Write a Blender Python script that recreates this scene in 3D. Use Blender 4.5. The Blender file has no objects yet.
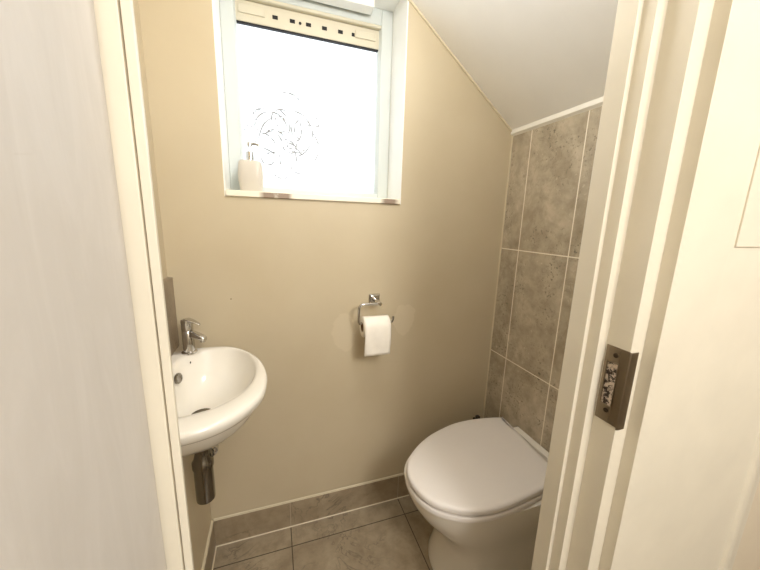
import bpy, bmesh, math, random
from mathutils import Vector, Matrix
random.seed(7)
SC = bpy.context.scene
COL = SC.collection

# ------------------------------------------------------------------ materials
def lin(r, g, b):
    f = lambda c: (c/255/12.92) if c/255 <= .04045 else ((c/255+.055)/1.055)**2.4
    return (f(r), f(g), f(b), 1)

class NT:
    def __init__(s, name):
        s.m = bpy.data.materials.new(name); s.m.use_nodes = True
        s.t = s.m.node_tree; s.n = s.t.nodes
        s.bsdf = s.n['Principled BSDF']; s.out = s.n['Material Output']
    def new(s, typ, **kw):
        n = s.n.new(typ)
        for k, v in kw.items(): setattr(n, k, v)
        return n
    def link(s, a, b): s.t.links.new(a, b)
    def put(s, sock, v):
        if hasattr(v, 'is_output'): s.link(v, sock)
        else: sock.default_value = v
    def math(s, op, a, b=0.0, clamp=False):
        n = s.new('ShaderNodeMath', operation=op, use_clamp=clamp)
        s.put(n.inputs[0], a); s.put(n.inputs[1], b); return n.outputs[0]
    def mix(s, f, a, b):
        n = s.new('ShaderNodeMix', data_type='RGBA')
        s.put(n.inputs[0], f); s.put(n.inputs[6], a); s.put(n.inputs[7], b); return n.outputs[2]
    def pos(s):
        g = s.new('ShaderNodeNewGeometry'); x = s.new('ShaderNodeSeparateXYZ')
        s.link(g.outputs['Position'], x.inputs[0]); return g.outputs['Position'], x.outputs
    def noise(s, vec, scale, detail=4, rough=.55, dist=0):
        n = s.new('ShaderNodeTexNoise'); s.link(vec, n.inputs['Vector'])
        n.inputs['Scale'].default_value = scale; n.inputs['Detail'].default_value = detail
        n.inputs['Roughness'].default_value = rough; n.inputs['Distortion'].default_value = dist
        return n.outputs['Fac']
    def ramp(s, f, a, b, ca=0.0, cb=1.0):
        n = s.new('ShaderNodeMapRange'); s.put(n.inputs[0], f)
        for i, v in enumerate((a, b, ca, cb)): n.inputs[i+1].default_value = v
        return n.outputs[0]
    def bump(s, h, strength, dist=.002):
        n = s.new('ShaderNodeBump'); n.inputs['Strength'].default_value = strength
        n.inputs['Distance'].default_value = dist; s.put(n.inputs['Height'], h)
        s.link(n.outputs[0], s.bsdf.inputs['Normal'])
    def base(s, c, rough=.5, **kw):
        s.put(s.bsdf.inputs['Base Color'], c); s.put(s.bsdf.inputs['Roughness'], rough)
        for k, v in kw.items(): s.put(s.bsdf.inputs[k.replace('_', ' ')], v)
        return s.m

def paint(name, c, rough=.5, var=.04, scale=6, bump=.08, bscale=60, spec=.35):
    t = NT(name); P, _ = t.pos()
    n = t.noise(P, scale, 5)
    d = tuple(v*(1-var*2.2) for v in c[:3])+(1,)
    col = t.mix(t.ramp(n, .3, .7), c, d)
    if bump: t.bump(t.noise(P, bscale, 4), bump)
    return t.base(col, rough, Specular_IOR_Level=spec)

def stone(name, c1, c2, c3, grout, axA, offA, perA, axB, offB, perB, wA, wB, rough=.4, pits=True, vein=.5, gbump=True, limA=None):
    """stone tiles: grout lines every perA along axis axA and every perB along axB"""
    t = NT(name); P, X = t.pos()
    n1 = t.noise(P, 5, 6, .6, .6); n2 = t.noise(P, 22, 6, .65); n3 = t.noise(P, 90, 3, .6)
    col = t.mix(t.ramp(n1, .35, .68), c1, c2)
    col = t.mix(t.math('MULTIPLY', t.ramp(n2, .42, .75), .55), col, c3)
    # veins
    v = t.noise(P, 4.5, 5, .6, 1.6)
    vv = t.ramp(t.math('ABSOLUTE', t.math('SUBTRACT', v, .5)), 0, .02, 1, 0)
    vm = t.math('MULTIPLY', vv, t.ramp(t.noise(P, 3.1, 2), .48, .62))
    col = t.mix(t.math('MULTIPLY', vm, vein), col, tuple(x*.35 for x in c2[:3])+(1,))
    pit = None
    if pits:
        pm = t.math('MULTIPLY', t.ramp(n3, .57, .64), t.ramp(t.noise(P, 6, 3), .48, .58))
        col = t.mix(t.math('MULTIPLY', pm, .75), col, tuple(x*.3 for x in c2[:3])+(1,)); pit = pm
        lm = t.math('MULTIPLY', t.ramp(t.noise(P, 60, 3), .62, .72), t.ramp(t.noise(P, 8, 3), .45, .6))
        col = t.mix(t.math('MULTIPLY', lm, .35), col, tuple(min(1, x*1.8) for x in c1[:3])+(1,))
    def line(ax, off, per, w):
        m = t.math('PINGPONG', t.math('SUBTRACT', X[ax], off), per/2)
        return t.math('LESS_THAN', m, w/2)
    g = None
    if axA is not None: g = line(axA, offA, perA, wA)
    if axB is not None:
        g2 = line(axB, offB, perB, wB); g = g2 if g is None else t.math('MAXIMUM', g, g2)
    if g is not None: col = t.mix(g, col, grout)
    h = t.math('MULTIPLY', n2, .6)
    if pit is not None: h = t.math('SUBTRACT', h, t.math('MULTIPLY', pit, .8))
    if g is not None: h = t.math('SUBTRACT', h, t.math('MULTIPLY', g, 1.2))
    t.bump(h, .25, .0015)
    return t.base(col, rough)

def metal(name, c, rough):
    t = NT(name); P, _ = t.pos()
    r = t.ramp(t.noise(P, 40, 3), .3, .7, rough*.8, rough*1.25)
    return t.base(c, r, Metallic=1.0)

M = {}
# back wall paint with two rounded repair patches round the roll holder
t = NT('beige_wall_paint'); P, X = t.pos()
cw = lin(197, 184, 157)
n = t.noise(P, 4, 5)
col = t.mix(t.ramp(n, .3, .7), cw, lin(192, 178, 150))
def blob(cx, cz, rx, rz):
    w = t.noise(P, 14, 3)
    dx = t.math('DIVIDE', t.math('SUBTRACT', X[0], cx), rx); dz = t.math('DIVIDE', t.math('SUBTRACT', X[2], cz), rz)
    d = t.math('ADD', t.math('MULTIPLY', dx, dx), t.math('MULTIPLY', dz, dz))
    d = t.math('ADD', d, t.math('MULTIPLY', t.math('SUBTRACT', w, .5), 2.4))
    near = t.math('LESS_THAN', X[1], .01)
    return t.math('MULTIPLY', t.ramp(d, .8, 1.0, 1, 0), near)
bm_ = t.math('MAXIMUM', blob(-.735, .885, .055, .085), blob(-.475, .925, .055, .07))
col = t.mix(t.math('MULTIPLY', bm_, .55), col, lin(207, 194, 168))
spk = t.math('LESS_THAN', t.math('ADD', t.math('POWER', t.math('SUBTRACT', X[0], -1.153), 2.0), t.math('POWER', t.math('SUBTRACT', X[2], 1.0456), 2.0)), .0000065)
col = t.mix(t.math('MULTIPLY', spk, .7), col, lin(90, 70, 50))
t.bump(t.noise(P, 50, 4), .06)
M['wall'] = t.base(col, .42, Specular_IOR_Level=.4)
M['ceil'] = paint('white_ceiling_paint', lin(242, 241, 238), .6, .02)
M['trim'] = paint('cream_gloss_paint', lin(229, 221, 202), .38, .03, 9, .06, 45, .5)
M['white'] = paint('white_satin_paint', lin(240, 240, 236), .4, .015, 9, .03)
M['upvc'] = paint('white_window_plastic', lin(204, 209, 206), .35, .01, 5, 0)
M['vent'] = paint('cream_vent_plastic', lin(210, 203, 182), .4, .03, 9, 0)
M['black'] = paint('black_rubber', lin(24, 22, 22), .6, .05, 9, 0)
M['ceramic'] = paint('white_glazed_ceramic', lin(232, 227, 216), .1, .01, 3, 0, spec=.6)
M['lid'] = paint('white_toilet_plastic', lin(226, 220, 214), .28, .015, 5, 0)
M['paper'] = paint('white_tissue_paper', lin(244, 238, 226), .9, .03, 30, .3, 120, .1)
M['card'] = paint('brown_cardboard', lin(140, 110, 80), .85, .06, 30, 0)
M['soap'] = paint('white_soap_bottle_ceramic', lin(203, 196, 184), .3, .02, 6, 0)
M['hall'] = paint('hallway_wall_paint', lin(168, 158, 140), .6, .03)
M['hallfloor'] = paint('hallway_carpet', lin(120, 106, 88), .95, .1, 60, .3)
M['bead'] = paint('cream_sealant_bead', lin(212, 201, 174), .5, .04, 20, .1)
M['ceiltrim'] = paint('white_edge_trim', lin(240, 236, 226), .4, .02, 9, .03)
M['chrome'] = metal('polished_chrome', lin(205, 203, 200), .1)
M['darkchrome'] = metal('tarnished_chrome', lin(135, 130, 122), .18)
M['brass'] = metal('dull_nickel', lin(142, 128, 108), .38)
M['screw'] = metal('dark_screw_metal', lin(80, 70, 58), .5)
# grey white door paint with fine marks
t = NT('grey_white_door_paint'); P, X = t.pos()
n = t.noise(P, 3.0, 6, .6, .8)
col = t.mix(t.ramp(n, .3, .7), lin(204, 199, 192), lin(194, 188, 180))
v = t.noise(P, 3.5, 6, .7, 1.2)
cr = t.math('MULTIPLY', t.ramp(t.math('ABSOLUTE', t.math('SUBTRACT', v, .5)), 0, .006, 1, 0), t.ramp(t.noise(P, 5, 3), .52, .66))
col = t.mix(t.math('MULTIPLY', cr, .38), col, lin(150, 135, 120))
mp = t.new('ShaderNodeMapping'); mp.inputs['Scale'].default_value = (1, 2.2, .35); t.link(P, mp.inputs[0])
st = t.noise(mp.outputs[0], 11, 7, .65, .9)
col = t.mix(t.math('MULTIPLY', t.ramp(st, .5, .75), .45), col, lin(216, 211, 205))
col = t.mix(t.math('MULTIPLY', t.ramp(st, .46, .28), .30), col, lin(176, 168, 158))
t.bump(t.noise(P, 12, 6, .6, .6), .12)
M['door'] = t.base(col, .45)
# white sill with worn brown patches on its front edge
t = NT('worn_white_sill_paint'); P, X = t.pos()
def rng(a, b): return t.math('MULTIPLY', t.ramp(X[0], a, a+.02), t.ramp(X[0], b-.02, b, 1, 0))
wear = t.math('MULTIPLY', t.math('MAXIMUM', rng(-1.045, -.925), rng(-.6, -.52)), t.ramp(t.noise(P, 25, 4), .30, .5))
wear = t.math('MULTIPLY', wear, t.math('LESS_THAN', X[1], .0))
wear = t.math('MULTIPLY', wear, t.math('LESS_THAN', X[2], 1.4225))
M['sill'] = t.base(t.mix(t.math('MULTIPLY', wear, .85), lin(238, 232, 214), lin(120, 92, 72)), .4)
# worn strike box
t = NT('chipped_paint_in_keep'); P, X = t.pos()
M['chip'] = t.base(t.mix(t.ramp(t.noise(P, 95, 4, .7), .46, .54), lin(205, 188, 168), lin(50, 38, 30)), .7)
# tiles
M['tilewall'] = stone('stone_wall_tile', lin(194, 182, 160), lin(154, 141, 119), lin(120, 107, 87), lin(232, 224, 206),
                      1, -.1131, .246, 2, .7314, .4991, .0042, .0042, .3, True, .25)
M['tilefloor'] = stone('stone_floor_tile', lin(166, 151, 127), lin(136, 121, 99), lin(104, 90, 70), lin(72, 60, 46),
                       0, -.9719, .507, 1, -.0946, .507, .004, .004, .35, False, .8)
M['tileskirt'] = stone('stone_skirting_tile', lin(168, 152, 126), lin(142, 126, 102), lin(122, 106, 84), lin(176, 162, 138),
                       0, -.9719, .507, None, 0, 1, .003, 0, .35, False, .6)
M['tilesplash'] = stone('stone_splash_tile', lin(150, 134, 112), lin(128, 113, 94), lin(108, 95, 78), lin(150, 140, 120),
                        None, 0, 1, None, 0, 1, 0, 0, .35, True, .6)
# frosted pane
t = NT('frosted_window_glass'); P, X = t.pos()
tr = t.new('ShaderNodeBsdfTranslucent'); tr.inputs[0].default_value = (.93, .95, .96, 1)
gl = t.new('ShaderNodeBsdfGlossy'); gl.inputs['Roughness'].default_value = .25; gl.inputs[0].default_value = (.9, .9, .9, 1)
mx = t.new('ShaderNodeMixShader'); mx.inputs[0].default_value = .05
bp = t.new('ShaderNodeBump'); bp.inputs['Strength'].default_value = .3; bp.inputs['Distance'].default_value = .002
t.link(t.noise(P, 160, 2), bp.inputs['Height']); t.link(bp.outputs[0], gl.inputs['Normal'])
t.link(tr.outputs[0], mx.inputs[1]); t.link(gl.outputs[0], mx.inputs[2]); t.link(mx.outputs[0], t.out.inputs[0])
t.n.remove(t.bsdf); M['pane'] = t.m
t = NT('etched_grey_glass'); M['etch'] = t.base(lin(150, 150, 150), .5)

# ------------------------------------------------------------------ mesh helpers
def box(bm, x0, x1, y0, y1, z0, z1):
    v = [bm.verts.new((x, y, z)) for x in (x0, x1) for y in (y0, y1) for z in (z0, z1)]
    for f in ((0,1,3,2), (4,6,7,5), (0,4,5,1), (2,3,7,6), (0,2,6,4), (1,5,7,3)):
        bm.faces.new([v[i] for i in f])

def loft(bm, rings, cap0=True, cap1=True, closed=True):
    R = [[bm.verts.new(p) for p in r] for r in rings]
    n = len(R[0])
    for a, b in zip(R, R[1:]):
        for i in range(n if closed else n-1):
            j = (i+1) % n
            bm.faces.new((a[i], a[j], b[j], b[i]))
    if cap0: bm.faces.new(list(reversed(R[0])))
    if cap1: bm.faces.new(R[-1])
    return R

def tube(bm, pts, r, seg=16, caps=True, radii=None):
    pts = [Vector(p) for p in pts]
    tan = []
    for i in range(len(pts)):
        a = pts[max(i-1, 0)]; b = pts[min(i+1, len(pts)-1)]; tan.append((b-a).normalized())
    u = tan[0].orthogonal().normalized()
    rings = []
    for i, (p, tg) in enumerate(zip(pts, tan)):
        u = (u - tg*u.dot(tg)).normalized(); w = tg.cross(u)
        rr = radii[i] if radii else r
        rings.append([p + (u*math.cos(2*math.pi*k/seg) + w*math.sin(2*math.pi*k/seg))*rr for k in range(seg)])
    loft(bm, rings, caps, caps)

def lathe(bm, prof, center, axis='z', seg=32, caps=True):
    """prof: list of (radius, height) along the axis from center"""
    c = Vector(center); rings = []
    for r, h in prof:
        ring = []
        for k in range(seg):
            a = 2*math.pi*k/seg; ca, sa = math.cos(a)*r, math.sin(a)*r
            d = {'z': (ca, sa, h), 'y': (ca, h, -sa), 'x': (h, ca, sa)}[axis]
            ring.append(c+Vector(d))
        rings.append(ring)
    loft(bm, rings, caps, caps)

def catmull(pts, sub=6, closed=False):
    pts = [Vector(p) for p in pts]; n = len(pts); out = []
    for i in range(n if closed else n-1):
        g = (lambda k: pts[k % n]) if closed else (lambda k: pts[min(max(k, 0), n-1)])
        p0, p1, p2, p3 = g(i-1), g(i), g(i+1), g(i+2)
        for s in range(sub):
            u = s/sub
            out.append(.5*((2*p1)+(p2-p0)*u+(2*p0-5*p1+4*p2-p3)*u*u+(3*p1-p0-3*p2+p3)*u**3))
    if not closed: out.append(pts[-1])
    return out

def resample(pts, n):
    pts = [Vector(p) for p in pts]; L = [0]
    for a, b in zip(pts, pts[1:]+pts[:1]): L.append(L[-1]+(b-a).length)
    out = []; q = pts+[pts[0]]; j = 0
    for i in range(n):
        s = L[-1]*i/n
        while L[j+1] < s: j += 1
        f = (s-L[j])/max(1e-9, L[j+1]-L[j]); out.append(q[j].lerp(q[j+1], f))
    return out

def inset(pts, d):
    n = len(pts); out = []
    area = sum(pts[i].x*pts[(i+1) % n].y-pts[(i+1) % n].x*pts[i].y for i in range(n))
    sg = 1 if area > 0 else -1
    for i in range(n):
        tg = (pts[(i+1) % n]-pts[i-1]).normalized()
        nrm = Vector((-tg.y, tg.x, 0))*sg
        out.append(pts[i]+nrm*d)
    return out

def at_z(pts, z): return [Vector((p.x, p.y, z)) for p in pts]

def obj(name, bm, mat, parent=None, base=None, smooth=False, bevel=0, bseg=2, angle=40):
    bmesh.ops.recalc_face_normals(bm, faces=bm.faces[:])
    if base is None:
        base = parent_base(parent) if parent else Vector((0, 0, 0))
    base = Vector(base)
    for v in bm.verts: v.co -= base
    me = bpy.data.meshes.new(name); bm.to_mesh(me); bm.free()
    o = bpy.data.objects.new(name, me); COL.objects.link(o)
    for m in (mat if isinstance(mat, list) else [mat]): me.materials.append(m)
    if parent: o.parent = parent; o['_b'] = list(base)
    else: o.location = base; o['_b'] = list(base)
    if bevel:
        md = o.modifiers.new('bevel', 'BEVEL'); md.width = bevel; md.segments = bseg; md.limit_method = 'ANGLE'
        md.angle_limit = math.radians(30); md.harden_normals = False
    if smooth or bevel:
        me.polygons.foreach_set('use_smooth', [True]*len(me.polygons))
        me.set_sharp_from_angle(angle=math.radians(angle))
    return o

def parent_base(p): return Vector(p['_b'])

def tag(o, label, cat, group=None, kind=None):
    o['label'] = label; o['category'] = cat
    if group: o['group'] = group
    if kind: o['kind'] = kind
    return o

def thing(name, loc, label, cat, kind=None):
    o = bpy.data.objects.new(name, None); COL.objects.link(o); o.location = loc; o['_b'] = list(loc)
    o.empty_display_size = .05
    return tag(o, label, cat, None, kind)

def bx(name, dims, mat, parent=None, bevel=0, base=None):
    bm = bmesh.new(); box(bm, *dims); return obj(name, bm, mat, parent, base, bevel=bevel)

# ------------------------------------------------------------------ room shell
XL = -1.343                      # left wall
WX0, WX1, WZ0, WZ1 = -1.148, -.514, 1.404, 2.157
SL = .7628                       # ceiling slope
def slope_z(x): return min(2.40, 1.731-SL*x)

bm = bmesh.new()
box(bm, -1.50, WX0-.004, 0, .26, -.1, 2.5); box(bm, WX1+.004, .15, 0, .26, -.1, 2.5)
box(bm, WX0-.004, WX1+.004, 0, .26, -.1, WZ0); box(bm, WX0-.004, WX1+.004, 0, .26, WZ1+.004, 2.5)
tag(obj('wall_back', bm, M['wall']), 'beige painted end wall with the frosted window and the toilet roll holder', 'wall', kind='structure')

bm = bmesh.new(); box(bm, XL-.12, XL, -.786, 0, -.1, 2.5)
tag(obj('wall_left', bm, M['wall']), 'narrow beige side wall strip behind the wash basin', 'wall', kind='structure')
bx('trim_1', (XL, -1.278, -.78, 0, 0, .734), M['wall'], bevel=.002)
tag(bpy.data.objects['trim_1'], 'beige boxed-in ledge panel under the wash basin by the skirting', 'wall panel', kind='structure')

bm = bmesh.new(); box(bm, 0, .12, -.786, 0, -.1, 1.90)
wr = tag(obj('wall_right', bm, M['tilewall']), 'grey-brown stone tiled wall with pale grout behind the toilet', 'wall', kind='structure')
bx('corner_bead', (-.004, 0, -.006, 0, 0, 1.735), M['bead'], wr)

bm = bmesh.new()  # sloping ceiling + flat ceiling, extruded along y
prof = [(0.0, 1.731), (0.0, 1.731+.12), (-.877-.09, 2.52), (-1.5, 2.52), (-1.5, 2.40), (-.877, 2.40)]
prof = [(.12, 1.731-SL*.12), (.12, 1.95), (-.82, 2.52), (-1.5, 2.52), (-1.5, 2.40), (-.877, 2.40)]
loft(bm, [[(x, y, z) for x, z in prof] for y in (-.786, 0)])
ce = tag(obj('ceiling', bm, M['ceil']), 'white sloping ceiling under the stairs above the tiled wall', 'ceiling', kind='structure')
bm = bmesh.new()
a, b = .018, .010
loft(bm, [[(0, y, 1.731-a), (0, y, 1.731), (-b, y, 1.731+SL*b-.001), (-b, y, 1.731+SL*b-a*.95)] for y in (-.782, 0)])
obj('edge_trim', bm, M['ceiltrim'], ce)
bm = bmesh.new()
loft(bm, [[(x, 0, 1.731-SL*x), (x, -.006, 1.731-SL*x), (x, -.006, 1.731-SL*x-.007), (x, 0, 1.731-SL*x-.009)] for x in (-.876, 0)])
obj('sealant_line', bm, M['bead'], ce)

bm = bmesh.new(); box(bm, -1.5, .15, -.86, .02, -.08, 0)
tag(obj('floor', bm, M['tilefloor']), 'grey-brown stone tiled floor with dark grout lines', 'floor', kind='structure')

# tiled skirting
bm = bmesh.new(); box(bm, -1.278, 0, -.004, 0, 0, .1253)
sk = tag(obj('baseboard_back', bm, M['tileskirt'], bevel=.001), 'stone tile skirting along the foot of the beige end wall', 'skirting', kind='structure')
bm = bmesh.new(); loft(bm, [[(x, -.004, .1253), (x, 0, .1253), (x, 0, .1345), (x, -.0025, .133)] for x in (-1.270, 0)])
obj('top_bead', bm, M['bead'], sk)
bm = bmesh.new(); loft(bm, [[(x, -.0075, 0.0005), (x, -.004, 0.0005), (x, -.004, .0035)] for x in (-1.270, -.0)])
obj('floor_bead', bm, M['bead'], sk)
bm = bmesh.new(); box(bm, -1.278, -1.270, -.78, -.004, 0, .1253)
sk = tag(obj('baseboard_left', bm, M['tileskirt'], bevel=.001), 'stone tile skirting at floor level under the wash basin', 'skirting', kind='structure')
bm = bmesh.new(); loft(bm, [[(-1.270, y, .1253), (-1.278, y, .1253), (-1.278, y, .133), (-1.273, y, .131)] for y in (-.78, -.004)])
obj('top_bead', bm, M['bead'], sk)
bm = bmesh.new(); loft(bm, [[(-1.270+s*.004, -.008, z) for s, z in ((0, .001), (1, .001), (0, .006))], [(-1.270+s*.004, -.78, z) for s, z in ((0, .001), (1, .001), (0, .006))]])
obj('floor_bead', bm, M['bead'], sk)

# splash tile on the left wall above the basin
o = bx('tile_splashback', (XL, -1.327, -.60, -.002, .8862, 1.131), M['tilesplash'], bevel=.0012, base=(XL+.008, -.3, .8865))
tag(o, 'narrow grey-brown stone splashback tile on the side wall behind the chrome tap', 'tile')

# ------------------------------------------------------------------ window
FY = .150
win = thing('window_1', (-.83, .1, WZ0), 'white framed frosted window with trickle vent in the end wall', 'window', 'structure')
rv = bmesh.new()
box(rv, WX0-.004, WX0, 0, .24, WZ0, WZ1); box(rv, WX1, WX1+.004, 0, .24, WZ0, WZ1)
obj('reveal', rv, M['white'], win)
bx('reveal_head', (WX0, WX1, 0, .24, WZ1, WZ1+.004), M['white'], win)
bx('sill', (WX0, WX1, -.008, FY+.02, WZ0, WZ0+.021), M['sill'], win, bevel=.003)
GX0, GX1, GZ0, GZ1 = -1.104, -.561, 1.452, 2.075
bm = bmesh.new()
box(bm, WX0, GX0, FY, FY+.06, WZ0+.021, WZ1); box(bm, GX1, WX1, FY, FY+.06, WZ0+.021, WZ1)
box(bm, GX0, GX1, FY, FY+.06, WZ0+.021, GZ0); box(bm, GX0, GX1, FY, FY+.06, GZ1+.025, WZ1)
fr = obj('frame', bm, M['upvc'], win, bevel=.003)
bm = bmesh.new()   # glazing bead, chamfered towards the glass
for (p, q, d) in (((GX0, GZ0), (GX0, GZ1+.025), (1, 0)), ((GX1, GZ1+.025), (GX1, GZ0), (-1, 0)), ((GX1, GZ0), (GX0, GZ0), (0, 1)), ((GX0, GZ1+.025), (GX1, GZ1+.025), (0, -1))):
    w = .006
    loft(bm, [[(e[0], FY+.006, e[1]), (e[0]+d[0]*w, FY+.020, e[1]+d[1]*w), (e[0]+d[0]*w, FY+.034, e[1]+d[1]*w), (e[0], FY+.034, e[1])] for e in (p, q)])
obj('glazing_bead', bm, M['upvc'], fr)
pane = bx('pane', (GX0-.004, GX1+.004, FY+.034, FY+.038, GZ0-.004, GZ1+.03), M['pane'], win)
# etched scroll motif
def arc(cx, cz, r0, r1, a0, a1, n=22):
    return [(cx+(r0+(r1-r0)*i/n)*math.cos(math.radians(a0+(a1-a0)*i/n)), FY+.0332, cz+(r0+(r1-r0)*i/n)*math.sin(math.radians(a0+(a1-a0)*i/n))) for i in range(n+1)]
bm = bmesh.new(); ecx, ecz = -.938, 1.655
S = [arc(ecx-.02, ecz+.055, .045, .03, 60, 200), arc(ecx-.02, ecz+.055, .016, .022, 10, 250), arc(ecx-.065, ecz+.015, .075, .05, 55, 170),
     arc(ecx-.055, ecz-.02, .05, .035, 20, 120), arc(ecx-.10, ecz-.045, .06, .05, 10, 80), arc(ecx-.02, ecz-.045, .055, .03, 15, 95),
     arc(ecx+.075, ecz+.03, .045, .04, 120, 250), arc(ecx+.085, ecz+.03, .02, .026, 60, 210), arc(ecx+.045, ecz-.03, .085, .08, -50, 45),
     arc(ecx+.02, ecz-.075, .04, .03, 30, 120), arc(ecx-.055, ecz-.095, .035, .03, 20, 130), arc(ecx-.075, ecz-.085, .02, .03, 180, 330),
     arc(ecx+.01, ecz+.10, .06, .06, 40, 110), arc(ecx-.09, ecz+.06, .03, .03, 80, 190), arc(ecx+.03, ecz-.015, .03, .05, 200, 330),
     arc(ecx+.10, ecz+.06, .03, .03, -20, 60), arc(ecx+.045, ecz-.105, .03, .03, 190, 320), arc(ecx-.02, ecz-.12, .04, .04, 220, 300)]
def scurve(pts): return catmull([(ecx+a, FY+.0332, ecz+b) for a, b in pts], 6)
S += [scurve(p) for p in ([(-.105, -.02), (-.08, .04), (-.03, .07), (.0, .05), (-.005, .02), (-.03, .015)], [(-.085, .0), (-.05, .015), (-.02, -.01), (-.01, -.045), (.02, -.06), (.035, -.045)],
      [(.02, .045), (.025, .01), (.045, -.01), (.06, .02), (.055, .06)], [(.035, -.075), (.075, -.05), (.10, -.005), (.105, .04)], [(-.09, -.05), (-.06, -.06), (-.03, -.085), (-.025, -.105), (-.045, -.10)],
      [(.0, -.02), (.03, -.03), (.05, -.055), (.06, -.06)], [(.03, .10), (.07, .085), (.10, .05), (.13, .055)], [(.04, -.095), (.035, -.06), (.04, -.02)], [(-.02, .095), (.005, .07), (.015, .03), (.0, .005)])]
for s in S:
    # each line broken into short strokes
    i = 0
    while i < len(s)-3:
        k = random.randint(5, 12); seg = s[i:i+k]
        if len(seg) > 2:
            m = len(seg)
            tube(bm, seg, .001, 6, radii=[.0008+.0019*math.sin(math.pi*(q+.5)/m) for q in range(m)])
        i += k+random.randint(0, 2)
for _ in range(34):
    a = random.uniform(0, 6.283); r = random.uniform(.08, .15); x = ecx+r*math.cos(a)*1.0; z = ecz+r*math.sin(a)*.95
    b = random.uniform(0, 6.283); l = random.uniform(.004, .011)
    tube(bm, [(x, FY+.0335, z), (x+l*math.cos(b), FY+.0335, z+l*math.sin(b)*.6)], .0019, 6)
obj('etched_scroll_motif', bm, M['etch'], pane)
# trickle vent at the head of the glass
VZ0, VZ1 = 2.0225, 2.089
vent = bx('trickle_vent', (GX0-.006, GX1+.004, FY+.018, FY+.0335, VZ0, VZ1), M['vent'], win, bevel=.002)
bx('gasket', (GX0-.006, GX1+.004, FY+.021, FY+.0335, VZ0-.005, VZ0), M['black'], vent)
for sx in (-.966, -.905, -.846, -.786, -.724, -.673):
    w = .012 if sx > -.69 else .019
    bx('slot', (sx-w/2, sx+w/2, FY+.0172, FY+.024, 2.049, 2.0615), M['black'], vent)
bm = bmesh.new(); lathe(bm, [(.005, .0165), (.005, .024)], (-.877, FY, 2.054), 'y', 12); obj('screw', bm, M['black'], vent)
for a, b in ((-1.090, -1.002), (-.664, -.580)):
    bx('slide_cover', (a, b, FY+.013, FY+.020, 2.047, 2.073), M['vent'], vent, bevel=.0015)
bx('drip_rail', (GX0-.004, GX1+.004, FY+.002, FY+.034, VZ1+.001, VZ1+.014), M['vent'], win, bevel=.004)

# blind headrail under the top of the recess
hr = bx('blind_headrail', (-1.10, -.615, .085, .135, 2.117, WZ1), M['white'], bevel=.003, base=(-.86, .11, WZ1))
tag(hr, 'white box-shaped blind headrail at the top of the window recess', 'blind')
bx('end_cap', (-.615, -.612, .086, .134, 2.118, WZ1-.001), M['white'], hr, bevel=.001)

# soap dispenser on the sill
sx, sy, sz = -1.069, .072, WZ0+.021
sd = thing('soap_dispenser', (sx, sy, sz), 'white square soap bottle with chrome pump on the window sill', 'soap dispenser')
bm = bmesh.new(); rings = []
def rsq(h, cx, cy, z, p=5, n=40):
    out = []
    for k in range(n):
        a = 2*math.pi*k/n; c, s = math.cos(a), math.sin(a)
        r = h/((abs(c)**p+abs(s)**p)**(1/p)); out.append((cx+c*r, cy+s*r, z))
    return out
for z, h in ((0, .034), (.002, .0365), (.02, .0395), (.048, .0425), (.074, .042), (.096, .0395), (.103, .0375), (.107, .034), (.109, .028)):
    rings.append(rsq(h, sx, sy, sz+z))
loft(bm, rings); obj('bottle', bm, M['soap'], sd, smooth=True)
bm = bmesh.new(); lathe(bm, [(.0135, .108), (.0135, .138), (.012, .140), (.006, .1405), (.0045, .141), (.0045, .158), (.0095, .159), (.0095, .170), (.008, .172)], (sx, sy, sz), 'z', 24)
pm = obj('pump', bm, M['chrome'], sd, smooth=True)
bm = bmesh.new(); tube(bm, [(sx-.004, sy, sz+.167), (sx+.02, sy-.002, sz+.168), (sx+.030, sy-.003, sz+.165), (sx+.033, sy-.003, sz+.160)], .004, 12)
obj('nozzle', bm, M['chrome'], pm, smooth=True)

# ------------------------------------------------------------------ door frame (right jamb), partition, door
trimR = [(-.4606, -.7747), (-.4606, -.8100), (-.4510, -.8100), (-.4510, -.8311), (-.430, -.8311), (-.430, -.8730), (-.3993, -.8730),
         (-.3993, -.8941), (-.268, -.8941), (-.268, -.8925), (.015, -.8925), (.020, -.8990), (.030, -.9015), (.041, -.8990), (.050, -.8915), (.090, -.8905), (.095, -.862), (.13, -.862), (.13, -.7747)]
bm = bmesh.new(); loft(bm, [[(x, y, z) for x, y in trimR] for z in (0, 2.06)])
jr = tag(obj('trim_2', bm, M['trim'], bevel=.0022, bseg=3), 'cream stepped right door jamb and wide casing with the metal strike plate', 'door frame', kind='structure')
bx('raised_casing_block', (-.2540, .018, -.8952, -.8922, 1.3088, 2.06), M['trim'], jr, bevel=.0006)
# strike plate: leaf on the rebate, lip round the arris
bm = bmesh.new()
py0, py1, pz0, pz1, th = -.8338, -.8738, .984, 1.128, .0012
hy0, hy1, hz0, hz1 = -.8400, -.8590, 1.017, 1.098
X0 = -.4305
for (a, b, c, d) in ((py1, hy1, pz0, pz1), (hy0, py0, pz0, pz1), (hy1, hy0, pz0, hz0), (hy1, hy0, hz1, pz1)):
    box(bm, X0-th, X0, a, b, c, d)
lip = []
for k in range(7):
    a = math.pi/2*k/6
    lip.append((X0-th+.006-.006*math.cos(a) , py1-.0014*math.sin(a)-.001*math.sin(a)))
lip = [(X0-th, py1), (X0-th+.0006, py1-.0018), (X0+.002, py1-.0026), (-.4135, py1-.0024)]
loft(bm, [[(x, y, z) for x, y in lip]+[(x+(.0012 if i == 0 else 0), y+.0012, z) for i, (x, y) in reversed(list(enumerate(lip)))] for z in (pz0-.004, pz1-.001)])
sp = obj('strike_plate', bm, M['brass'], jr, bevel=.0005)
bx('keep_recess', (X0-.0006, X0+.0001, hy1, hy0, hz0, hz1), M['chip'], sp)
bm = bmesh.new()   # raised rim round the opening
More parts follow.
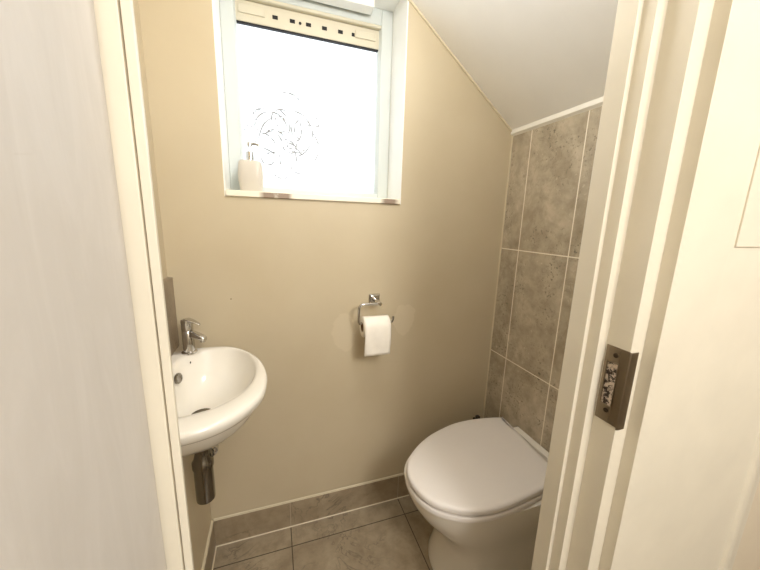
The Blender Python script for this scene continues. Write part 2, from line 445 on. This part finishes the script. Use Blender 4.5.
for (a, b, c, d) in ((hy1-.0015, hy0+.0015, hz0-.002, hz0), (hy1-.0015, hy0+.0015, hz1, hz1+.002), (hy0, hy0+.0015, hz0, hz1), (hy1-.0015, hy1, hz0, hz1)):
    box(bm, X0-.0030, X0-th, a, b, c, d)
obj('keep_rim', bm, M['brass'], sp, bevel=.0004)
for z in (1.006, 1.113):
    bm = bmesh.new(); lathe(bm, [(.0042, -.0022), (.0042, -.0005)], (X0, -.852, z), 'x', 14); obj('screw', bm, M['screw'], sp)

# left jamb with hinge side and stop
bm = bmesh.new()
pl = [(-1.180, -.845), (-1.1200, -.845), (-1.1198, -.837), (-1.1184, -.837), (-1.1182, -.845), (-1.1097, -.845), (-1.111, -.836), (-1.137, -.782), (-1.180, -.782)]
loft(bm, [[(x, y, z) for x, y in pl] for z in (0, 2.06)])
tag(obj('trim_3', bm, M['trim'], bevel=.0012), 'narrow cream left door jamb edge beside the grey-white door', 'door frame', kind='structure')
bx('trim_4', (-1.18, .13, -.88, -.782, 2.06, 2.12), M['trim'], bevel=.002)
tag(bpy.data.objects['trim_4'], 'cream door head across the top of the doorway', 'door frame', kind='structure')
bm = bmesh.new(); box(bm, -2.2, -1.18, -.838, -.782, 0, 2.5); box(bm, -1.18, .13, -.862, -.782, 2.12, 2.5); box(bm, .13, 1.3, -.862, -.782, 0, 2.5)
tag(obj('wall_front', bm, paint('cream_partition_paint', lin(226, 213, 190), .55, .03)), 'cream hallway wall around the doorway', 'wall', kind='structure')
dr = thing('door_1', (-1.155, -.85, 0), 'plain grey-white painted door standing open on the left', 'door', 'structure')
bx('door_leaf', (-1.175, -1.1350, -1.545, -.8475, .008, 2.045), M['door'], dr, bevel=.0025)

# hallway shell behind the camera
bm = bmesh.new(); box(bm, -2.2, 1.3, -2.7, -.86, -.08, 0)
tag(obj('floor_hallway', bm, M['hallfloor']), 'brown hallway carpet outside the doorway', 'floor', kind='structure')
bm = bmesh.new(); box(bm, -2.3, 1.4, -2.8, -.70, 2.5, 2.6)
tag(obj('ceiling_hallway', bm, M['ceil']), 'white hallway ceiling outside the doorway', 'ceiling', kind='structure')
for nm, d in (('wall_hallway_left', (-2.3, -2.2, -2.8, -.782, -.08, 2.5)), ('wall_hallway_right', (1.3, 1.4, -2.8, -.782, -.08, 2.5)), ('wall_hallway_rear', (-2.3, 1.4, -2.8, -2.7, -.08, 2.5))):
    o = bx(nm, d, M['hall']); tag(o, 'plain cream hallway wall on the '+nm.split('_')[-1]+' side, outside the toilet', 'wall', kind='structure')

# ------------------------------------------------------------------ toilet
toi = thing('toilet', (-.30, -.36, 0), 'white back-to-wall toilet with its lid closed below the tiled wall', 'toilet')
O = [(-.040, -.190), (-.052, -.177), (-.110, -.163), (-.196, -.153), (-.280, -.156), (-.349, -.172), (-.425, -.199), (-.496, -.240), (-.560, -.296), (-.590, -.362),
     (-.586, -.428), (-.556, -.488), (-.502, -.530), (-.445, -.553), (-.373, -.563), (-.271, -.558), (-.179, -.546), (-.105, -.533), (-.082, -.522), (-.072, -.500), (-.058, -.36)]
O = resample(catmull([(x, y, 0) for x, y in O], 8, True), 120)
def slab(bm, pts, spec):
    loft(bm, [at_z(inset(pts, d), z) for d, z in spec])
# lid
bm = bmesh.new()
slab(bm, O, [(.014, .4628), (.004, .4630), (0, .4650), (0, .4740), (.0012, .4785), (.0045, .4820), (.010, .4842), (.020, .4852)])
obj('lid', bm, M['lid'], toi, smooth=True, angle=50)
bm = bmesh.new()
slab(bm, O, [(.014, .4365), (.004, .4368), (-.001, .4390), (-.001, .4515), (.001, .4548), (.004, .4560), (.014, .4563)])
obj('seat', bm, M['lid'], toi, smooth=True, angle=50)
bm = bmesh.new(); box(bm, -.10, -.06, -.46, -.25, .446, .458); obj('hinge_block', bm, M['lid'], toi, bevel=.004)
# pan
def dsec(z, xf, hw, xb, yc, xm, n=80, p=2.3):
    """D shaped section: rounded front reaching xf, sides at yc+-hw running back to xb"""
    out = []
    h = n//2
    for k in range(h+1):
        a = math.pi/2+math.pi*k/h
        c, s = math.cos(a), math.sin(a)
        r = 1/((abs(c)**p+abs(s)**p)**(1/p))
        out.append(Vector((xm+c*r*(xm-xf), yc+s*r*hw, z)))
    m = n-h-1
    for k in range(1, m+1):      # back: along near side, across, back along the far side
        f = k/(m+1)
        if f < .4: out.append(Vector((xm+(xb-xm)*f/.4, yc-hw, z)))
        elif f < .6: out.append(Vector((xb, yc-hw+2*hw*(f-.4)/.2, z)))
        else: out.append(Vector((xb-(xb-xm)*(f-.6)/.4, yc+hw, z)))
    return out
yc = -.360
bm = bmesh.new()
secs = [(.000, -.452, .178), (.012, -.452, .178), (.03, -.444, .173), (.10, -.430, .163), (.16, -.428, .159), (.205, -.438, .160), (.24, -.462, .164),
        (.27, -.492, .170), (.30, -.520, .177), (.335, -.547, .185), (.375, -.570, .193), (.41, -.582, .197), (.4305, -.583, .197), (.4325, -.579, .193)]
loft(bm, [dsec(z, xf, hw, -.003, yc, -.26) for z, xf, hw in secs])
obj('pan', bm, M['ceramic'], toi, smooth=True, angle=60)
bm = bmesh.new(); box(bm, -.034, -.003, -.50, -.236, .42, .466); obj('rear_ledge', bm, M['ceramic'], toi, bevel=.004, bseg=3)
o = bmesh.new(); lathe(o, [(.010, 0), (.012, .004), (.012, .016), (.007, .020)], (-.058, -.03, .374), 'z', 16)
tube(o, [(-.058, -.03, .374), (-.058, -.03, .36), (-.058, .002, .36)], .007, 10)
tag(obj('pipe_knob', o, M['screw'], None, (-.058, -.03, .36), smooth=True), 'small dark knob peeking above the toilet lid in the tiled corner', 'knob')

# ------------------------------------------------------------------ wash basin
wb = thing('wash_basin', (-1.327, -.28, .886), 'small white ceramic wall-hung basin with chrome tap and bottle trap', 'basin')
rim = [(-1.3415, -.10), (-1.334, -.060), (-1.295, -.042), (-1.245, -.034), (-1.17, -.043), (-1.115, -.084), (-1.072, -.149), (-1.045, -.219), (-1.032, -.300), (-1.036, -.381), (-1.052, -.427), (-1.077, -.466),
       (-1.109, -.498), (-1.146, -.520), (-1.190, -.532), (-1.245, -.536), (-1.300, -.528), (-1.336, -.510), (-1.3415, -.46), (-1.3415, -.28)]
rim = resample(catmull([(x, y, 0) for x, y in rim], 8, True), 120)
inn = [(-1.300, -.155), (-1.280, -.108), (-1.223, -.072), (-1.150, -.078), (-1.100, -.130), (-1.069, -.230), (-1.071, -.320), (-1.097, -.385), (-1.141, -.430), (-1.185, -.450),
       (-1.245, -.455), (-1.290, -.425), (-1.304, -.36), (-1.304, -.25)]
inn = resample(catmull([(x, y, 0) for x, y in inn], 8, True), 120)
def align(ref, pts):
    n = len(pts); best = min(range(n), key=lambda s: sum((ref[i]-pts[(i+s) % n]).length_squared for i in range(0, n, 6)))
    return [pts[(i+best) % n] for i in range(n)]
inn = align(rim, inn)
dc = Vector((-1.216, -.272, 0))
def toward(pts, c, f): return [p.lerp(Vector((c.x, c.y, 0)), f) for p in pts]
uc = Vector((-1.225, -.28, 0))
def under(f):   # shrink below the rim, keeping the back against the wall
    out = []
    for p in rim:
        q = p.lerp(uc, f); out.append(Vector((p.x+(q.x-p.x)*(1 if p.x > -1.30 else max(0, (p.x+1.327)/.027)), q.y, 0)))
    return out
RZ = .886
bm = bmesh.new()
rings = [at_z(under(.80), RZ-.150), at_z(under(.66), RZ-.148), at_z(under(.50), RZ-.138), at_z(under(.34), RZ-.115), at_z(under(.21), RZ-.085), at_z(under(.125), RZ-.055), at_z(under(.095), RZ-.042), at_z(under(.085), RZ-.038),
         at_z(under(.045), RZ-.035), at_z(under(.018), RZ-.028), at_z(under(.004), RZ-.018), at_z(rim, RZ-.010), at_z(under(.012), RZ-.003), at_z(under(.035), RZ),
         at_z([a.lerp(b, .75) for a, b in zip(rim, inn)], RZ), at_z([a.lerp(b, .93) for a, b in zip(rim, inn)], RZ-.002), at_z(inn, RZ-.008),
         at_z(toward(inn, dc, .06), RZ-.025), at_z(toward(inn, dc, .15), RZ-.055), at_z(toward(inn, dc, .28), RZ-.086), at_z(toward(inn, dc, .48), RZ-.108), at_z(toward(inn, dc, .70), RZ-.119), at_z(toward(inn, dc, .88), RZ-.122)]
loft(bm, rings)
obj('bowl', bm, M['ceramic'], wb, smooth=True, angle=70)
bm = bmesh.new(); lathe(bm, [(.030, -.1225), (.032, -.118), (.029, -.1155), (.020, -.1165), (.014, -.1165), (.012, -.1135), (0.004, -.1125)], (dc.x, dc.y, RZ), 'z', 28)
obj('drain', bm, M['darkchrome'], wb, smooth=True)
bm = bmesh.new()  # oval overflow on the back of the bowl
oc = Vector((-1.2885, -.185, .849))
rings = []
for d, f in ((-.004, 1), (.001, 1), (.003, .85), (.003, .7), (.0005, .55)):
    rings.append([(oc.x+d+(.004*(-math.sin(2*math.pi*k/28))), oc.y+.027*f*math.cos(2*math.pi*k/28), oc.z+.013*f*math.sin(2*math.pi*k/28)) for k in range(28)])
loft(bm, rings); obj('overflow_cover', bm, M['darkchrome'], wb, smooth=True)
bm = bmesh.new(); lathe(bm, [(.0035, 0), (.0035, .002)], (-1.271, -.118, .868), 'x', 10); obj('overflow_dot', bm, M['black'], wb)
# tap
tx, ty = -1.280, -.076
tap = bmesh.new(); lathe(tap, [(.0235, 0), (.0235, .004), (.021, .006), (.0175, .007), (.0172, .076), (.0164, .077), (.0164, .079), (.0174, .080), (.0174, .102), (.0180, .103), (.0175, .114), (.013, .1165)], (tx, ty, RZ), 'z', 28)
tap = obj('tap', tap, M['chrome'], wb, smooth=True)
D = Vector((.86, -.5, 0)).normalized(); W = Vector((-D.y, D.x, 0))
bm = bmesh.new(); base = Vector((tx, ty, RZ+.068)); rings = []
for s, w, h, dz in ((.005, .010, .013, 0), (.03, .0115, .011, -.003), (.052, .0125, .009, -.009), (.062, .011, .0075, -.012), (.066, .007, .005, -.0135)):
    c = base+D*s+Vector((0, 0, dz)); ring = []
    for k in range(20):
        a = 2*math.pi*k/20; cc, ss = math.cos(a), math.sin(a)
        ring.append(c+W*(w*math.copysign(abs(cc)**.7, cc))+Vector((0, 0, h*math.copysign(abs(ss)**.7, ss))))
    rings.append(ring)
loft(bm, rings); obj('spout', bm, M['chrome'], tap, smooth=True)
bm = bmesh.new(); c = base+D*.056+Vector((0, 0, -.024)); lathe(bm, [(.0075, 0), (.0075, .008)], c, 'z', 16); obj('aerator', bm, M['chrome'], tap, smooth=True)
bm = bmesh.new(); rings = []
for s, w, h, dz in ((-.012, .008, .003, .0965), (0, .0145, .004, .0995), (.018, .012, .0038, .097), (.036, .008, .003, .0915), (.046, .006, .0026, .0875), (.049, .004, .002, .086)):
    c = Vector((tx, ty, RZ))+D*s+Vector((0, 0, dz+.0165)); ring = []
    for k in range(16):
        a = 2*math.pi*k/16; ring.append(c+W*(w*math.cos(a))+Vector((0, 0, h*math.sin(a))))
    rings.append(ring)
loft(bm, rings); obj('lever', bm, M['chrome'], tap, smooth=True)
# bottle trap
bx_, by_ = -1.224, -.275
bm = bmesh.new(); lathe(bm, [(.022, .485), (.0255, .488), (.0262, .494), (.0262, .600), (.0290, .602), (.0290, .620), (.025, .625), (.020, .645), (.019, .648), (.019, .738)], (bx_, by_, 0), 'z', 30)
tr_ = obj('bottle_trap', bm, M['darkchrome'], wb, smooth=True)
bm = bmesh.new(); lathe(bm, [(.0215, 0), (.0215, .014)], (bx_, by_, .700), 'z', 24); obj('trap_nut', bm, M['darkchrome'], tr_, smooth=True, bevel=.002)
bm = bmesh.new(); lathe(bm, [(.015, .014), (.0195, .016), (.0195, .034), (.015, .036)], (bx_+.020, by_, .634), 'y', 24); obj('outlet_nut', bm, M['chrome'], tr_, smooth=True, bevel=.001)
bm = bmesh.new(); tube(bm, catmull([(bx_+.012, by_+.0, .634), (bx_+.020, by_+.04, .634), (bx_+.010, by_+.062, .634), (bx_-.02, by_+.068, .634), (-1.2785, by_+.068, .634)], 5), .0135, 16)
obj('outlet_pipe', bm, M['darkchrome'], tr_, smooth=True)

# ------------------------------------------------------------------ toilet roll and holder
hx, hz, ay, az = -.612, 1.018, -.076, .940
th_ = thing('toilet_roll_holder', (hx, 0, hz), 'chrome open-arm toilet roll holder with square plate on the beige wall', 'toilet roll holder')
bm = bmesh.new(); loft(bm, [[(hx+s*h, y, hz+u*h) for s, u in ((-1, -1), (1, -1), (1, 1), (-1, 1))] for y, h in ((0, .0235), (-.006, .0235), (-.014, .017))])
obj('wall_plate', bm, M['chrome'], th_, bevel=.0012)
bm = bmesh.new(); lathe(bm, [(.0075, -.012), (.0075, ay-.008), (.006, ay-.010)], (hx, 0, hz), 'y', 18); obj('post', bm, M['chrome'], th_, smooth=True)
pts = [(hx+.004, ay, hz), (-.66, ay, hz), (-.682, ay, hz-.001), (-.694, ay, hz-.010), (-.696, ay, hz-.030), (-.696, ay, az+.014), (-.693, ay, az+.004), (-.684, ay, az), (-.62, ay, az), (-.567, ay, az), (-.557, ay, az+.003), (-.554, ay, az+.012), (-.554, ay, az+.022)]
bm = bmesh.new(); tube(bm, catmull(pts, 5), .0055, 14); obj('arm', bm, M['chrome'], th_, smooth=True)
RR, hr_ = .041, .0185
rc = Vector((0, ay, az-hr_+.0056)); x0, x1 = -.683, -.576
rl = thing('toilet_roll', (-.625, rc.y, rc.z-RR), 'white toilet paper roll with its end hanging down from the chrome arm', 'toilet roll')
bm = bmesh.new(); lathe(bm, [(hr_+.0012, x0), (RR-.002, x0), (RR, x0+.002), (RR, x1-.002), (RR-.002, x1), (hr_+.0012, x1), (hr_+.0012, x0)], (0, rc.y, rc.z), 'x', 56, caps=False)
obj('paper_roll', bm, M['paper'], rl, smooth=True, angle=50)
bm = bmesh.new(); lathe(bm, [(hr_, x0+.0005), (hr_+.0012, x0+.0005), (hr_+.0012, x1-.0005), (hr_, x1-.0005), (hr_, x0+.0005)], (0, rc.y, rc.z), 'x', 40, caps=False)
obj('cardboard_core', bm, M['card'], rl, smooth=True, angle=50)
bm = bmesh.new(); prof = []
for k in range(9):
    a = math.radians(90+90*k/8*1.0); prof.append((rc.y+math.cos(a)*(RR+.0008), rc.z+math.sin(a)*(RR+.0008)))
for k in range(1, 11):
    f = k/10; prof.append((rc.y-RR-.0008-.002*math.sin(f*math.pi*1.5), rc.z-(rc.z-.820)*f))
nx = 10; G = []
for (y, z) in prof: G.append([bm.verts.new((x0+.001+(x1-x0-.002)*i/nx, y+.0006*math.sin(i*1.3+z*40)*(1 if z < rc.z else 0), z)) for i in range(nx+1)])
for a, b in zip(G, G[1:]):
    for i in range(nx): bm.faces.new((a[i], a[i+1], b[i+1], b[i]))
o = obj('hanging_sheet', bm, M['paper'], rl, smooth=True)
md = o.modifiers.new('thick', 'SOLIDIFY'); md.thickness = .0009; md.offset = 1

# ------------------------------------------------------------------ light, world, camera
def area(name, loc, rot, sx_, sy_, power, col):
    l = bpy.data.lights.new(name, 'AREA'); l.shape = 'RECTANGLE'; l.size = sx_; l.size_y = sy_; l.energy = power; l.color = col
    o = bpy.data.objects.new(name, l); COL.objects.link(o); o.location = loc; o.rotation_euler = rot; return o
def bulb(name, loc, power, size, col):
    l = bpy.data.lights.new(name, 'POINT'); l.energy = power; l.shadow_soft_size = size; l.color = col
    o = bpy.data.objects.new(name, l); COL.objects.link(o); o.location = loc; return o
bulb('hallway_pendant_lamp', (-.36, -2.35, 2.1), 80, .30, (1, .985, .965))
bulb('washroom_ceiling_lamp', (-.66, -.62, 2.10), 10.5, .09, (.98, .99, 1))
w = bpy.data.worlds.new('daylight'); SC.world = w; w.use_nodes = True
bg = w.node_tree.nodes['Background']; bg.inputs[0].default_value = (.93, .97, 1, 1); bg.inputs[1].default_value = 2.1

cp = [-1.0004574233544028, -1.213114084849155, 1.3330773232449389, 0.3281316850383487, -0.1974646142301654, 0.029484335040993095, 314.70850038528124]
x, y, z, yaw, pit, rol, f = cp
cy_, sy_ = math.cos(yaw), math.sin(yaw); cpt, spt = math.cos(pit), math.sin(pit)
fw = Vector((sy_*cpt, cy_*cpt, spt)); r_ = Vector((cy_, -sy_, 0)); u_ = r_.cross(fw)
r2 = r_*math.cos(rol)+u_*math.sin(rol); u2 = -r_*math.sin(rol)+u_*math.cos(rol)
cam = bpy.data.cameras.new('camera'); co = bpy.data.objects.new('camera', cam); COL.objects.link(co)
m = Matrix((r2, u2, -fw)).transposed().to_4x4(); m.translation = (x, y, z); co.matrix_world = m
cam.sensor_width = 36; cam.lens = f/760*36; cam.clip_start = .02
SC.camera = co
for o in bpy.data.objects:
    if '_b' in o: del o['_b']
SC.view_settings.view_transform = 'Standard'; SC.view_settings.look = 'None'
SC.view_settings.exposure = .18; SC.view_settings.gamma = 1; SC.view_settings.use_curve_mapping = False
SC.cycles.use_denoising = True
SC.cycles.max_bounces = 14; SC.cycles.diffuse_bounces = 8; SC.cycles.transmission_bounces = 8
SC.cycles.sample_clamp_indirect = 6
